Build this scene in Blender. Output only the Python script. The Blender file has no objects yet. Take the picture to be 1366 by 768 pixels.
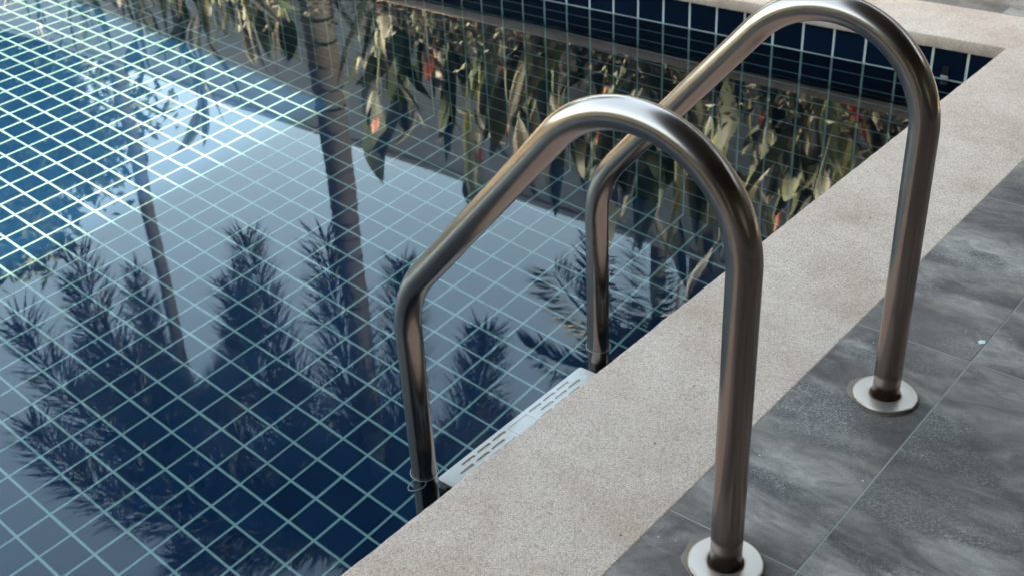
import bpy, bmesh, math, random
from mathutils import Vector, Matrix

random.seed(11)
S = bpy.context.scene
COL = S.collection
R = math.radians

# ------------------------------------------------------------------ camera
cam_d = bpy.data.cameras.new('camera')
cam = bpy.data.objects.new('camera', cam_d)
COL.objects.link(cam)
RT = Vector((0.64028603, -0.76664005, -0.04792522))
DN = Vector((-0.42129593, -0.29832007, -0.85645483))
FW = Vector((0.64229552, 0.56856676, -0.51399251))
m = Matrix.Identity(4)
for r in range(3):
    m[r][0] = RT[r]; m[r][1] = -DN[r]; m[r][2] = -FW[r]
m.translation = Vector((-1.03298502, -0.92473529, 1.09491952))
cam.matrix_world = m
cam_d.sensor_width = 36.0
cam_d.lens = 1533.433 / 1366.0 * 36.0
cam_d.clip_start = 0.05
cam_d.clip_end = 3000
cam_d.dof.use_dof = True
cam_d.dof.focus_distance = 1.62
cam_d.dof.aperture_fstop = 9.0
S.camera = cam

# ------------------------------------------------------------------ sky and sun
SUN_EL = 60.0
SUN_DIR = Vector((0.236 * math.cos(R(SUN_EL)), -0.972 * math.cos(R(SUN_EL)), math.sin(R(SUN_EL)))).normalized()
W = bpy.data.worlds.new('World'); S.world = W; W.use_nodes = True
wn = W.node_tree.nodes; wl = W.node_tree.links
for n in list(wn): wn.remove(n)
sky = wn.new('ShaderNodeTexSky'); sky.sky_type = 'NISHITA'; sky.sun_disc = False
sky.sun_elevation = R(SUN_EL)
sky.sun_rotation = math.atan2(SUN_DIR.x, SUN_DIR.y)
sky.air_density = 1.1; sky.dust_density = 0.4; sky.ozone_density = 0.0; sky.altitude = 0
bg = wn.new('ShaderNodeBackground'); bg.inputs['Strength'].default_value = 0.12
wo = wn.new('ShaderNodeOutputWorld')
wl.new(sky.outputs[0], bg.inputs[0]); wl.new(bg.outputs[0], wo.inputs[0])
sun_d = bpy.data.lights.new('sun', 'SUN'); sun_d.energy = 4.2; sun_d.angle = R(1.8); sun_d.color = (1.0, 0.965, 0.925)
try: sun_d.cycles.is_caustics_light = True
except Exception: pass
sun = bpy.data.objects.new('sun', sun_d); COL.objects.link(sun)
sun.rotation_euler = SUN_DIR.to_track_quat('Z', 'Y').to_euler()
sun.location = (0, 0, 20)
S.view_settings.view_transform = 'Standard'; S.view_settings.look = 'None'
S.view_settings.exposure = 3.90; S.view_settings.gamma = 1.0; S.view_settings.use_curve_mapping = False
S.view_settings.use_white_balance = True; S.view_settings.white_balance_temperature = 9300; S.view_settings.white_balance_tint = -4
S.cycles.use_denoising = True
S.cycles.max_bounces = 12; S.cycles.transmission_bounces = 8; S.cycles.glossy_bounces = 6; S.cycles.diffuse_bounces = 4
S.cycles.caustics_refractive = True; S.cycles.caustics_reflective = True
S.cycles.sample_clamp_indirect = 12

# ------------------------------------------------------------------ constants (metres; tile module 0.1)
ZW = -0.12755        # water level
ZF = -1.58379        # pool floor (tile face)
XW = 2.07558         # far pool wall (tile face)
XC = XW - 0.02       # far coping edge
CW = 0.277           # coping width
YG = 0.00146         # offset of the tile grid
PX0 = -6.0           # near end of the pool
PY1 = 6.6            # left side of the pool
YN = 0.02            # near wall face under the coping
TILE, GAP = 0.1, 0.0078

# ------------------------------------------------------------------ helpers
def link(name, me, mat=None, parent=None, kind=None, label=None, cat=None, group=None):
    o = bpy.data.objects.new(name, me); COL.objects.link(o)
    if mat is not None and me is not None and len(me.materials) == 0: me.materials.append(mat)
    if parent is not None: o.parent = parent
    if kind: o['kind'] = kind
    if label: o['label'] = label
    if cat: o['category'] = cat
    if group: o['group'] = group
    return o

def empty(name, loc=(0, 0, 0), **kw):
    o = link(name, None, **kw); o.location = loc; o.empty_display_size = 0.1
    return o

def mesh(name, v, f, smooth=False):
    me = bpy.data.meshes.new(name); me.from_pydata(v, [], f); me.update()
    if smooth:
        me.polygons.foreach_set('use_smooth', [True] * len(me.polygons))
    return me

class MB:
    def __init__(s): s.v = []; s.f = []
    def box(s, a, b):
        n = len(s.v); x0, y0, z0 = a; x1, y1, z1 = b
        s.v += [(x0,y0,z0),(x1,y0,z0),(x1,y1,z0),(x0,y1,z0),(x0,y0,z1),(x1,y0,z1),(x1,y1,z1),(x0,y1,z1)]
        s.f += [tuple(n+i for i in q) for q in ((3,2,1,0),(4,5,6,7),(0,1,5,4),(1,2,6,5),(2,3,7,6),(3,0,4,7))]
        return s
    def quad(s, a, b, c, d):
        n = len(s.v); s.v += [tuple(a), tuple(b), tuple(c), tuple(d)]; s.f.append((n, n+1, n+2, n+3)); return s
    def tube(s, pts, rad, seg=8, cap=True):
        n0 = len(s.v); P = [Vector(p) for p in pts]
        if not hasattr(rad, '__len__'): rad = [rad] * len(P)
        t0 = (P[1] - P[0]).normalized()
        u = t0.orthogonal().normalized()
        for i, p in enumerate(P):
            t = (P[min(i+1, len(P)-1)] - P[max(i-1, 0)]).normalized()
            u = (u - t * u.dot(t)).normalized(); w = t.cross(u)
            for k in range(seg):
                a = 2 * math.pi * k / seg
                s.v.append(tuple(p + (u * math.cos(a) + w * math.sin(a)) * rad[i]))
        for i in range(len(P) - 1):
            for k in range(seg):
                a = n0 + i * seg + k; b = n0 + i * seg + (k + 1) % seg
                s.f.append((a, b, b + seg, a + seg))
        if cap:
            s.f.append(tuple(n0 + k for k in reversed(range(seg))))
            s.f.append(tuple(n0 + (len(P)-1) * seg + k for k in range(seg)))
        return s
    def lathe(s, prof, seg=48, c=(0, 0, 0)):
        n0 = len(s.v)
        for r_, z in prof:
            for k in range(seg):
                a = 2 * math.pi * k / seg
                s.v.append((c[0] + r_ * math.cos(a), c[1] + r_ * math.sin(a), c[2] + z))
        for i in range(len(prof) - 1):
            for k in range(seg):
                a = n0 + i * seg + k; b = n0 + i * seg + (k + 1) % seg
                s.f.append((a, b, b + seg, a + seg))
        return s
    def mesh(s, name, smooth=False): return mesh(name, s.v, s.f, smooth)

def bevel_mesh(name, me, w, seg=2, smooth=False):
    bm = bmesh.new(); bm.from_mesh(me)
    bmesh.ops.remove_doubles(bm, verts=bm.verts, dist=1e-6)
    bmesh.ops.bevel(bm, geom=list(bm.edges), offset=w, segments=seg, affect='EDGES', profile=0.6)
    bm.to_mesh(me); bm.free()
    if smooth: me.polygons.foreach_set('use_smooth', [True] * len(me.polygons))
    return me

# ------------------------------------------------------------------ materials
def newmat(name):
    M = bpy.data.materials.new(name); M.use_nodes = True
    nt = M.node_tree; b = nt.nodes['Principled BSDF']
    return M, nt, b
def N(nt, t, **kw):
    n = nt.nodes.new('ShaderNode' + t)
    for k, v in kw.items():
        if k in n.inputs: n.inputs[k].default_value = v
        else: setattr(n, k, v)
    return n
def L(nt, a, ai, b, bi): nt.links.new(a.outputs[ai], b.inputs[bi])
def ramp(nt, stops):
    n = nt.nodes.new('ShaderNodeValToRGB'); e = n.color_ramp.elements
    while len(e) < len(stops): e.new(0.5)
    for el, (p, c) in zip(e, stops):
        el.position = p; el.color = (c[0], c[1], c[2], 1) if hasattr(c, '__len__') else (c, c, c, 1)
    return n
def coords(nt, which='Object'): return N(nt, 'TexCoord'), which
def noise(nt, scale, detail=4, rough=0.55, src=None, which='Object', mapping=None):
    n = N(nt, 'TexNoise', Scale=scale, Detail=detail, Roughness=rough)
    tc = src or N(nt, 'TexCoord')
    if mapping:
        mp = N(nt, 'Mapping'); mp.inputs['Scale'].default_value = mapping
        L(nt, tc, which, mp, 'Vector'); L(nt, mp, 0, n, 'Vector')
    else: L(nt, tc, which, n, 'Vector')
    return n
def mixc(nt, a, b, fac, mode='MIX'):
    n = N(nt, 'Mix', data_type='RGBA', blend_type=mode)
    for sock, v in ((n.inputs[6], a), (n.inputs[7], b), (n.inputs[0], fac)):
        if isinstance(v, tuple) and hasattr(v[0], 'outputs'): nt.links.new(v[0].outputs[v[1]], sock)
        elif hasattr(v, '__len__'): sock.default_value = (v[0], v[1], v[2], 1)
        else: sock.default_value = v
    return (n, 2)
def bump(nt, b, h, strength, dist):
    n = N(nt, 'Bump', Strength=strength, Distance=dist)
    nt.links.new(h[0].outputs[h[1]], n.inputs['Height']); nt.links.new(n.outputs[0], b.inputs['Normal'])
    return n

def simple(name, col, rough=0.5, var=0.25, scale=8, spec=0.5, metal=0.0, trans=0.0):
    M, nt, b = newmat(name)
    n = noise(nt, scale)
    dark = tuple(c * (1 - var) for c in col); light = tuple(min(1, c * (1 + var)) for c in col)
    c = mixc(nt, dark, light, (n, 0)); nt.links.new(c[0].outputs[c[1]], b.inputs['Base Color'])
    b.inputs['Roughness'].default_value = rough; b.inputs['Metallic'].default_value = metal
    b.inputs['Specular IOR Level'].default_value = spec
    return M

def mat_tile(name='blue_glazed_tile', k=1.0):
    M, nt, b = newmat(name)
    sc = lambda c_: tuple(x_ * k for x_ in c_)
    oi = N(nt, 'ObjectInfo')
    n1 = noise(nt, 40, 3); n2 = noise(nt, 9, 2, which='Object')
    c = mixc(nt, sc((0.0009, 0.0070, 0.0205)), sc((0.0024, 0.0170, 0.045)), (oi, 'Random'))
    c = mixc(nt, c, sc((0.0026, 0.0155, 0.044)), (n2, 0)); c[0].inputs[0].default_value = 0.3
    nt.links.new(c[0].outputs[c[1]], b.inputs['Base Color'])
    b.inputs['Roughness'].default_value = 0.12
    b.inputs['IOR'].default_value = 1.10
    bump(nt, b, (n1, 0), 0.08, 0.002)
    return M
def mat_grout():
    M, nt, b = newmat('pale_grout')
    n = noise(nt, 5, 5); n2 = noise(nt, 120, 3)
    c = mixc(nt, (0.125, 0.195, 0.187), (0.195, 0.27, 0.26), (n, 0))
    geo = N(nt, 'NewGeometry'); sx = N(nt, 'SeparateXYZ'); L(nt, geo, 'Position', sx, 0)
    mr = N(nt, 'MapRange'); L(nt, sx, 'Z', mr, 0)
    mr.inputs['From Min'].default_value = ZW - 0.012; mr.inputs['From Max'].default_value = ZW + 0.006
    c = mixc(nt, c, (0.50, 0.49, 0.465), (mr, 0))  # darker teal below the waterline: dimmer, water-tinted light put into the colour
    nt.links.new(c[0].outputs[c[1]], b.inputs['Base Color'])
    b.inputs['Roughness'].default_value = 0.85; b.inputs['Specular IOR Level'].default_value = 0.1
    bump(nt, b, (n2, 0), 0.2, 0.001)
    return M
def mat_water():
    M, nt, b = newmat('pool_water')
    b.inputs['Base Color'].default_value = (0.80, 0.945, 0.95, 1)
    b.inputs['Roughness'].default_value = 0.0
    b.inputs['IOR'].default_value = 1.333
    b.inputs['Transmission Weight'].default_value = 1.0
    return M
def mat_coping():
    M, nt, b = newmat('washed_pebble')
    tc = N(nt, 'TexCoord')
    v = N(nt, 'TexVoronoi', Scale=560.0); L(nt, tc, 'Object', v, 'Vector')
    v2 = N(nt, 'TexVoronoi', Scale=560.0, feature='DISTANCE_TO_EDGE'); L(nt, tc, 'Object', v2, 'Vector')
    sep = N(nt, 'SeparateColor'); L(nt, v, 'Color', sep, 0)
    r = ramp(nt, [(0.0, (0.36, 0.252, 0.193)), (0.08, (0.51, 0.375, 0.303)), (0.45, (0.70, 0.478, 0.382)), (0.8, (0.77, 0.545, 0.446)), (1.0, (0.84, 0.635, 0.535))])
    L(nt, sep, 0, r, 0)
    e = ramp(nt, [(0.0, 0.72), (0.18, 1.0)]); L(nt, v2, 'Distance', e, 0)
    c = mixc(nt, (r, 0), (e, 0), 1.0, 'MULTIPLY')
    n = noise(nt, 5, 4, src=tc); rr = ramp(nt, [(0.28, (0.84, 0.77, 0.72)), (0.5, (0.98, 0.955, 0.94)), (0.72, (1.06, 1.07, 1.06))]); L(nt, n, 0, rr, 0)
    c = mixc(nt, c, (rr, 0), 1.0, 'MULTIPLY')
    n3 = noise(nt, 17, 5, 0.65, src=tc); r3 = ramp(nt, [(0.32, (0.88, 0.85, 0.83)), (0.55, (1.0, 1.0, 1.0))]); L(nt, n3, 0, r3, 0)
    c = mixc(nt, c, (r3, 0), 0.8, 'MULTIPLY')
    # sparse black grains
    v3 = N(nt, 'TexVoronoi', Scale=26.0); L(nt, tc, 'Object', v3, 'Vector')
    s = ramp(nt, [(0.045, 0.25), (0.06, 1.0)]); L(nt, v3, 'Distance', s, 0)
    sep3 = N(nt, 'SeparateColor'); L(nt, v3, 'Color', sep3, 0)
    st = ramp(nt, [(0.7, 0.0), (0.72, 1.0)]); L(nt, sep3, 0, st, 0)
    dk = mixc(nt, (1, 1, 1), (s, 0), (st, 0))
    c = mixc(nt, c, dk, 1.0, 'MULTIPLY')
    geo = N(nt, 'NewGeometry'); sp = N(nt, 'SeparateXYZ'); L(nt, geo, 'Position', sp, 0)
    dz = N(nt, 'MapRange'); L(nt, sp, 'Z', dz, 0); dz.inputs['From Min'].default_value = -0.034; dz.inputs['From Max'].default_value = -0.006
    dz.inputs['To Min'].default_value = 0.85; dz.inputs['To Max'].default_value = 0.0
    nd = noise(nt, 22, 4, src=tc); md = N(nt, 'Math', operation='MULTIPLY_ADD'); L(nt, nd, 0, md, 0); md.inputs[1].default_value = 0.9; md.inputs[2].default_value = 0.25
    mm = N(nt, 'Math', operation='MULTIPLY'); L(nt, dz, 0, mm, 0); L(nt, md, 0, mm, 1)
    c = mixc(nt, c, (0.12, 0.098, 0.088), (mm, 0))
    nt.links.new(c[0].outputs[c[1]], b.inputs['Base Color'])
    b.inputs['Roughness'].default_value = 0.8; b.inputs['Specular IOR Level'].default_value = 0.3
    h = ramp(nt, [(0.0, 0.0), (0.35, 1.0)]); L(nt, v2, 'Distance', h, 0)
    bump(nt, b, (h, 0), 0.55, 0.0012)
    return M
def mat_deck():
    M, nt, b = newmat('slate_grey_porcelain')
    tc = N(nt, 'TexCoord')
    geo = N(nt, 'NewGeometry')
    oi = N(nt, 'ObjectInfo')
    off = N(nt, 'VectorMath', operation='SCALE'); L(nt, oi, 'Location', off, 0); off.inputs['Scale'].default_value = 0.35
    add = N(nt, 'VectorMath', operation='ADD'); L(nt, geo, 'Position', add, 0); L(nt, off, 0, add, 1)
    def nz(scale, det, rough, mp, dist=0.0):
        mpn = N(nt, 'Mapping'); mpn.inputs['Scale'].default_value = mp; mpn.inputs['Rotation'].default_value = (0, 0, R(14))
        n = N(nt, 'TexNoise', Scale=scale, Detail=det, Roughness=rough, Distortion=dist)
        L(nt, add, 0, mpn, 0); L(nt, mpn, 0, n, 'Vector'); return n
    cloud = nz(3.6, 7, 0.62, (1.8, 0.95, 1), 0.7)
    r1 = ramp(nt, [(0.31, (0.060, 0.039, 0.034)), (0.43, (0.122, 0.085, 0.074)), (0.53, (0.212, 0.158, 0.137)), (0.68, (0.365, 0.286, 0.25))])
    L(nt, cloud, 0, r1, 0)
    streak = nz(20, 6, 0.72, (1.6, 0.8, 1), 1.2)
    r2 = ramp(nt, [(0.34, 0.58), (0.64, 1.28)]); L(nt, streak, 0, r2, 0)
    c = mixc(nt, (r1, 0), (r2, 0), 0.85, 'MULTIPLY')
    grain = nz(330, 3, 0.7, (1.0, 1.0, 1), 0.0)
    rg_ = ramp(nt, [(0.36, 0.76), (0.62, 1.14)]); L(nt, grain, 0, rg_, 0)
    c = mixc(nt, c, (rg_, 0), 0.7, 'MULTIPLY')
    # dark scuffed bands broken up by a woven grain
    fine = nz(270, 3, 0.72, (1.5, 0.8, 1), 0.6); band = nz(3.0, 4, 0.55, (2.0, 0.7, 1), 0.9)
    rb = ramp(nt, [(0.53, 0.0), (0.60, 1.0)]); L(nt, band, 0, rb, 0)
    rf = ramp(nt, [(0.42, 0.0), (0.50, 1.0)]); L(nt, fine, 0, rf, 0)
    mul = N(nt, 'Math', operation='MULTIPLY'); L(nt, rb, 0, mul, 0); L(nt, rf, 0, mul, 1)
    mul2 = N(nt, 'Math', operation='MULTIPLY'); L(nt, mul, 0, mul2, 0); mul2.inputs[1].default_value = 0.75
    c = mixc(nt, c, (0.034, 0.028, 0.029), (mul2, 0))
    br = nz(2.2, 3, 0.5, (1.6, 0.9, 1), 0.3); rbr = ramp(nt, [(0.48, 0.0), (0.7, 0.6)]); L(nt, br, 0, rbr, 0)
    c = mixc(nt, c, (0.155, 0.108, 0.086), (rbr, 0))
    nt.links.new(c[0].outputs[c[1]], b.inputs['Base Color'])
    rr = ramp(nt, [(0.3, 0.62), (0.7, 0.46)]); L(nt, cloud, 0, rr, 0)
    L(nt, rr, 0, b, 'Roughness')
    b.inputs['Specular IOR Level'].default_value = 0.35
    bump(nt, b, (fine, 0), 0.15, 0.0006)
    return M
def mat_steel():
    M, nt, b = newmat('brushed_stainless_steel')
    tc = N(nt, 'TexCoord')
    n = noise(nt, 7, 4, src=tc)
    n2 = noise(nt, 60, 5, 0.7, src=tc)
    c = mixc(nt, (0.295, 0.218, 0.187), (0.39, 0.308, 0.275), (n, 0))
    rs = ramp(nt, [(0.60, 0.0), (0.85, 0.22)]); L(nt, n2, 0, rs, 0)
    c = mixc(nt, c, (0.20, 0.13, 0.085), (rs, 0))
    # rust bloom near the deck end
    sx = N(nt, 'SeparateXYZ'); L(nt, tc, 'Object', sx, 0)
    z = N(nt, 'MapRange'); L(nt, sx, 'Z', z, 0)
    z.inputs['From Min'].default_value = 0.0; z.inputs['From Max'].default_value = 0.028
    z.inputs['To Min'].default_value = 0.8; z.inputs['To Max'].default_value = 0.0
    ym = N(nt, 'Math', operation='LESS_THAN'); L(nt, sx, 'Y', ym, 0); ym.inputs[1].default_value = -0.2
    zz = N(nt, 'Math', operation='MULTIPLY'); L(nt, z, 0, zz, 0); L(nt, ym, 0, zz, 1)
    zn = N(nt, 'Math', operation='MULTIPLY'); L(nt, zz, 0, zn, 0); L(nt, n2, 0, zn, 1)
    c = mixc(nt, c, (0.16, 0.075, 0.035), (zn, 0))
    nt.links.new(c[0].outputs[c[1]], b.inputs['Base Color'])
    b.inputs['Metallic'].default_value = 1.0
    rr = ramp(nt, [(0.3, 0.19), (0.7, 0.27)]); L(nt, n, 0, rr, 0); L(nt, rr, 0, b, 'Roughness')
    return M
def mat_flange():
    M, nt, b = newmat('weathered_white_flange')
    tc = N(nt, 'TexCoord')
    n = noise(nt, 34, 5, 0.65, src=tc)
    c = mixc(nt, (0.38, 0.29, 0.245), (0.48, 0.39, 0.34), (n, 0))
    ln = N(nt, 'VectorMath', operation='LENGTH'); 
    sx = N(nt, 'SeparateXYZ'); L(nt, tc, 'Object', sx, 0)
    cb = N(nt, 'CombineXYZ'); L(nt, sx, 'X', cb, 'X'); L(nt, sx, 'Y', cb, 'Y'); L(nt, cb, 0, ln, 0)
    rim = ramp(nt, [(0.0, 0.95), (0.46, 0.9), (0.56, 0.12), (0.90, 0.10), (0.99, 0.95)])
    mr = N(nt, 'MapRange'); L(nt, ln, 'Value', mr, 0); mr.inputs['From Max'].default_value = 0.05
    L(nt, mr, 0, rim, 0)
    rn = ramp(nt, [(0.42, 0.0), (0.62, 1.0)]); L(nt, n, 0, rn, 0)
    mu = N(nt, 'Math', operation='MULTIPLY'); L(nt, rim, 0, mu, 0); L(nt, rn, 0, mu, 1)
    c = mixc(nt, c, (0.25, 0.13, 0.06), (mu, 0))
    nt.links.new(c[0].outputs[c[1]], b.inputs['Base Color'])
    b.inputs['Metallic'].default_value = 0.7; b.inputs['Roughness'].default_value = 0.34
    return M
def mat_leaf(name, base, edge, rough=0.65, stripes=True, trans=0.25):
    """leaf coloured along / across its blade; u across, v along are stored in a uv map"""
    M, nt, b = newmat(name)
    tc = N(nt, 'TexCoord'); sx = N(nt, 'SeparateXYZ'); L(nt, tc, 'UV', sx, 0)
    oi = N(nt, 'ObjectInfo')
    ab = N(nt, 'Math', operation='ABSOLUTE'); L(nt, sx, 'X', ab, 0)
    nz = N(nt, 'TexNoise', Scale=3.0, Detail=4.0); mp = N(nt, 'Mapping'); mp.inputs['Scale'].default_value = (9, 1.2, 1)
    ad = N(nt, 'VectorMath', operation='ADD'); L(nt, tc, 'UV', ad, 0); L(nt, oi, 'Random', ad, 1)
    L(nt, ad, 0, mp, 0); L(nt, mp, 0, nz, 'Vector')
    m1 = N(nt, 'Math', operation='MULTIPLY_ADD'); L(nt, nz, 0, m1, 0); m1.inputs[1].default_value = 1.5; m1.inputs[2].default_value = -0.75
    a2 = N(nt, 'Math', operation='ADD'); L(nt, ab, 0, a2, 0); L(nt, m1, 0, a2, 1)
    r = ramp(nt, [(0.35, 0.0), (0.5, 1.0)]); L(nt, a2, 0, r, 0)
    c = mixc(nt, base, edge, (r, 0) if stripes else 0.0)
    h = N(nt, 'HueSaturation'); h.inputs['Value'].default_value = 1.0
    mr = N(nt, 'MapRange'); L(nt, oi, 'Random', mr, 0); mr.inputs['To Min'].default_value = 0.65; mr.inputs['To Max'].default_value = 1.2
    L(nt, mr, 0, h, 'Value'); nt.links.new(c[0].outputs[c[1]], h.inputs['Color'])
    L(nt, h, 0, b, 'Base Color'); b.inputs['Roughness'].default_value = rough
    if trans:
        tb = N(nt, 'BsdfTranslucent'); L(nt, h, 0, tb, 0)
        mx = N(nt, 'MixShader'); mx.inputs[0].default_value = trans
        out = nt.nodes['Material Output']
        L(nt, b, 0, mx, 1); L(nt, tb, 0, mx, 2); L(nt, mx, 0, out, 0)
    return M

TILE_M = mat_tile(); DARK_TILE_M = mat_tile('dark_wall_tile', 0.4); GROUT_M = mat_grout(); WATER_M = mat_water(); COPING_M = mat_coping(); DECK_M = mat_deck()  # end-wall tile is the floor glaze, evenly darkened
STEEL_M = mat_steel(); FLANGE_M = mat_flange()
WHITE_M = simple('white_step_plastic', (0.92, 0.665, 0.60), 0.4, 0.06, 20)
JOINT_M = simple('grey_joint_mortar', (0.25, 0.225, 0.205), 0.9, 0.4, 14)
PLASTER_M = simple('grey_plaster', (0.34, 0.33, 0.34), 0.9, 0.12, 3)
SOIL_M = simple('dark_soil', (0.045, 0.033, 0.024), 0.95, 0.5, 18)
GROUND_M = simple('paved_ground', (0.035, 0.033, 0.032), 0.95, 0.5, 3)
RUBBER_M = simple('dark_gasket', (0.012, 0.012, 0.012), 0.9, 0.2, 20, spec=0.1)

# ------------------------------------------------------------------ ground, bed, deck
XB0, XB1 = 2.98, 4.0        # planting bed, garden wall face
g = MB()
gx0, gx1, gy0, gy1 = PX0 - 0.5, XC + 0.05, -0.05, PY1 + 0.3
for a, b in (((-400, -400), (gx0, 400)), ((gx1, -400), (400, 400)), ((gx0, -400), (gx1, gy0)), ((gx0, gy1), (gx1, 400))):
    g.quad((a[0], a[1], -0.05), (b[0], a[1], -0.05), (b[0], b[1], -0.05), (a[0], b[1], -0.05))
link('ground', g.mesh('ground'), GROUND_M, kind='structure')
link('flower_bed', MB().box((XB0 + 0.02, -5, -0.045), (XB1 - 0.002, 24, -0.012)).mesh('flower_bed'), SOIL_M, kind='structure')

deck = empty('deck', kind='structure')
JW = 0.0026
link('deck_bed', MB().box((-5.5, -3.5, -0.044), (XB0, -CW + 0.03, -0.0005)).box((XC + CW - 0.03, -CW + 0.03, -0.044), (XB0, 24, -0.0005)).mesh('deck_bed'), JOINT_M, parent=deck)
def deck_tile(x0, x1, y0, y1):
    h = JW / 2
    cx, cy = (x0 + x1) / 2, (y0 + y1) / 2
    me = MB().box((x0 + h - cx, y0 + h - cy, -0.012), (x1 - h - cx, y1 - h - cy, 0)).mesh('deck_tile')
    me = bevel_mesh('deck_tile', me, 0.0004, 1)
    o = link('deck_tile', me, DECK_M, parent=deck)
    o.location = (cx, cy, random.uniform(-0.0002, 0.0002)); return o
xs = [0.0044 + 0.585 * k for k in range(-3, 5)]
ys = [-CW + 0.0025, -0.472, -1.06, -1.65, -2.24]
for i in range(len(xs) - 1):
    for j in range(len(ys) - 1):
        deck_tile(xs[i], xs[i + 1], ys[j + 1], ys[j])
xt = XC + CW - 0.0025
yy = [-CW, 0.114] + [0.114 + 0.585 * k for k in range(1, 9)]
for j in range(len(yy) - 1):
    deck_tile(xt, XB0, yy[j], yy[j + 1])
# coping of washed pebble: near run and far run around the pool
def slab(name, outline, z0, z1, mat, bev, seg=3):
    bm = bmesh.new()
    vs = [bm.verts.new((x, y, z1)) for x, y in outline]
    f = bm.faces.new(vs)
    r = bmesh.ops.extrude_face_region(bm, geom=[f])
    for v in r['geom']:
        if isinstance(v, bmesh.types.BMVert): v.co.z = z0
    bm.normal_update(); bmesh.ops.recalc_face_normals(bm, faces=bm.faces)
    top = [e for e in bm.edges if abs(e.verts[0].co.z - z1) < 1e-6 and abs(e.verts[1].co.z - z1) < 1e-6]
    bmesh.ops.bevel(bm, geom=top, offset=bev, segments=seg, affect='EDGES', profile=0.5)
    me = bpy.data.meshes.new(name); bm.to_mesh(me); bm.free()
    return link(name, me, mat, kind='structure')
rgc = random.Random(9)
def ragged(a, b, step=0.009):
    a, b = Vector(a), Vector(b); n = int((b - a).length / step); d = (b - a).normalized(); nn = Vector((-d.y, d.x)); out = []; w = 0
    for k in range(1, n):
        w = 0.72 * w + rgc.uniform(-.00055, .00055)
        if rgc.random() < 0.012: w -= rgc.uniform(.0008, .002) * (1 if rgc.random() < .5 else -1)
        q = a.lerp(b, k / n) + nn * w; out.append((q.x, q.y))
    return out
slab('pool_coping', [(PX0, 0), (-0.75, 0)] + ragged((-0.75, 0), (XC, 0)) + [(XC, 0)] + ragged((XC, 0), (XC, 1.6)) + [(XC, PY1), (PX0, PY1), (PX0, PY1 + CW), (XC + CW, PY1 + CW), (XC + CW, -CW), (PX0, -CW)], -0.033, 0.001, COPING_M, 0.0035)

# ------------------------------------------------------------------ pool: floor and walls with separate tiles
TT = 0.0022   # how far tiles stand proud of the grout
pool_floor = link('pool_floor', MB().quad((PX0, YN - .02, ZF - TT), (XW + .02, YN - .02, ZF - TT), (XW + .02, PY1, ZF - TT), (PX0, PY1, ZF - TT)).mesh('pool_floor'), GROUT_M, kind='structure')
def tile_mesh(w, h, mat=None):
    b = 0.0022
    v = []; 
    for (ix, iz) in ((0, -TT * 0.98), (0, -0.0009), (b, 0)):
        v += [(-w/2 + ix, -h/2 + ix, iz), (w/2 - ix, -h/2 + ix, iz), (w/2 - ix, h/2 - ix, iz), (-w/2 + ix, h/2 - ix, iz)]
    f = [(8, 9, 10, 11)]
    for l in (0, 4):
        for k in range(4):
            f.append((l + k, l + (k + 1) % 4, l + 4 + (k + 1) % 4, l + 4 + k))
    me = mesh('tile', v, f); me.materials.append(mat or TILE_M); return me
TW = TILE - GAP
TILE_ME = tile_mesh(TW, TW)
CAM = Vector(m.translation)
def vis(P):
    """image position of a pool-floor point (water bends the ray), and its size on the picture"""
    d = Vector((P[0], P[1])) - Vector((CAM.x, CAM.y)); Ld = d.length; h = CAM.z - ZW; D = ZW - P[2]
    lo, hi = 0.0, Ld
    for _ in range(30):
        mm = (lo + hi) / 2
        if mm / math.hypot(mm, h) < 1.333 * (Ld - mm) / math.hypot(Ld - mm, D): lo = mm
        else: hi = mm
    s = lo / Ld; Q = Vector((CAM.x + d.x * s, CAM.y + d.y * s, ZW)) - CAM
    z = Q.dot(FW)
    if z <= 0: return None
    return 683 + 1533.4 * Q.dot(RT) / z, 384 + 1533.4 * Q.dot(DN) / z, z, Q
cells = []
i0, i1 = int(PX0 / TILE), int(XW / TILE)
for i in range(i0, i1 + 1):
    for j in range(0, int((PY1) / TILE)):
        x0, x1 = i * TILE, min((i + 1) * TILE, XW + GAP / 2)
        if x1 - x0 < 0.02: continue
        y0 = YG + j * TILE
        cx, cy = (x0 + x1) / 2, y0 + TILE / 2
        q = vis((cx, cy, ZF)); inside = False; size = 0
        if q:
            # hidden behind the near coping?
            t = (0.0 - CAM.z) / (q[3].z); hid = (CAM + q[3] * t).y < -0.0
            inside = -40 < q[0] < 1406 and -30 < q[1] < 798 and not hid
            size = 1 / q[2] ** 3
        cells.append((inside, size, cx, cy, x1 - x0))
near = sorted([c for c in cells if c[0]], key=lambda c: -c[1])
picked = set((c[2], c[3]) for c in near[:300])
FULL = set()
rest_v, rest_f = [], []
def add_tile(me, M4):
    n = len(rest_v)
    for v in me.vertices: rest_v.append(tuple(M4 @ v.co))
    for p_ in me.polygons: rest_f.append(tuple(n + k for k in p_.vertices))
PART_ME = {}
for ins, sz, cx, cy, w in cells:
    if w < TILE - 1e-6:
        me = PART_ME.setdefault(round(w, 4), tile_mesh(w - GAP, TW))
    else: me = TILE_ME
    rng = random.Random(int(cx * 1000) * 7919 + int(cy * 1000))
    rot = Matrix.Rotation(rng.uniform(-0.006, 0.006), 4, 'X') @ Matrix.Rotation(rng.uniform(-0.006, 0.006), 4, 'Y') @ Matrix.Rotation(rng.uniform(-0.008, 0.008), 4, 'Z')
    M4 = Matrix.Translation((cx + rng.uniform(-.0006, .0006), cy + rng.uniform(-.0006, .0006), ZF + rng.uniform(-.0003, .0003))) @ rot
    if (cx, cy) in picked:
        o = link('floor_tile', me, parent=pool_floor); o.matrix_local = M4
    else: add_tile(me, M4)
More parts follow.
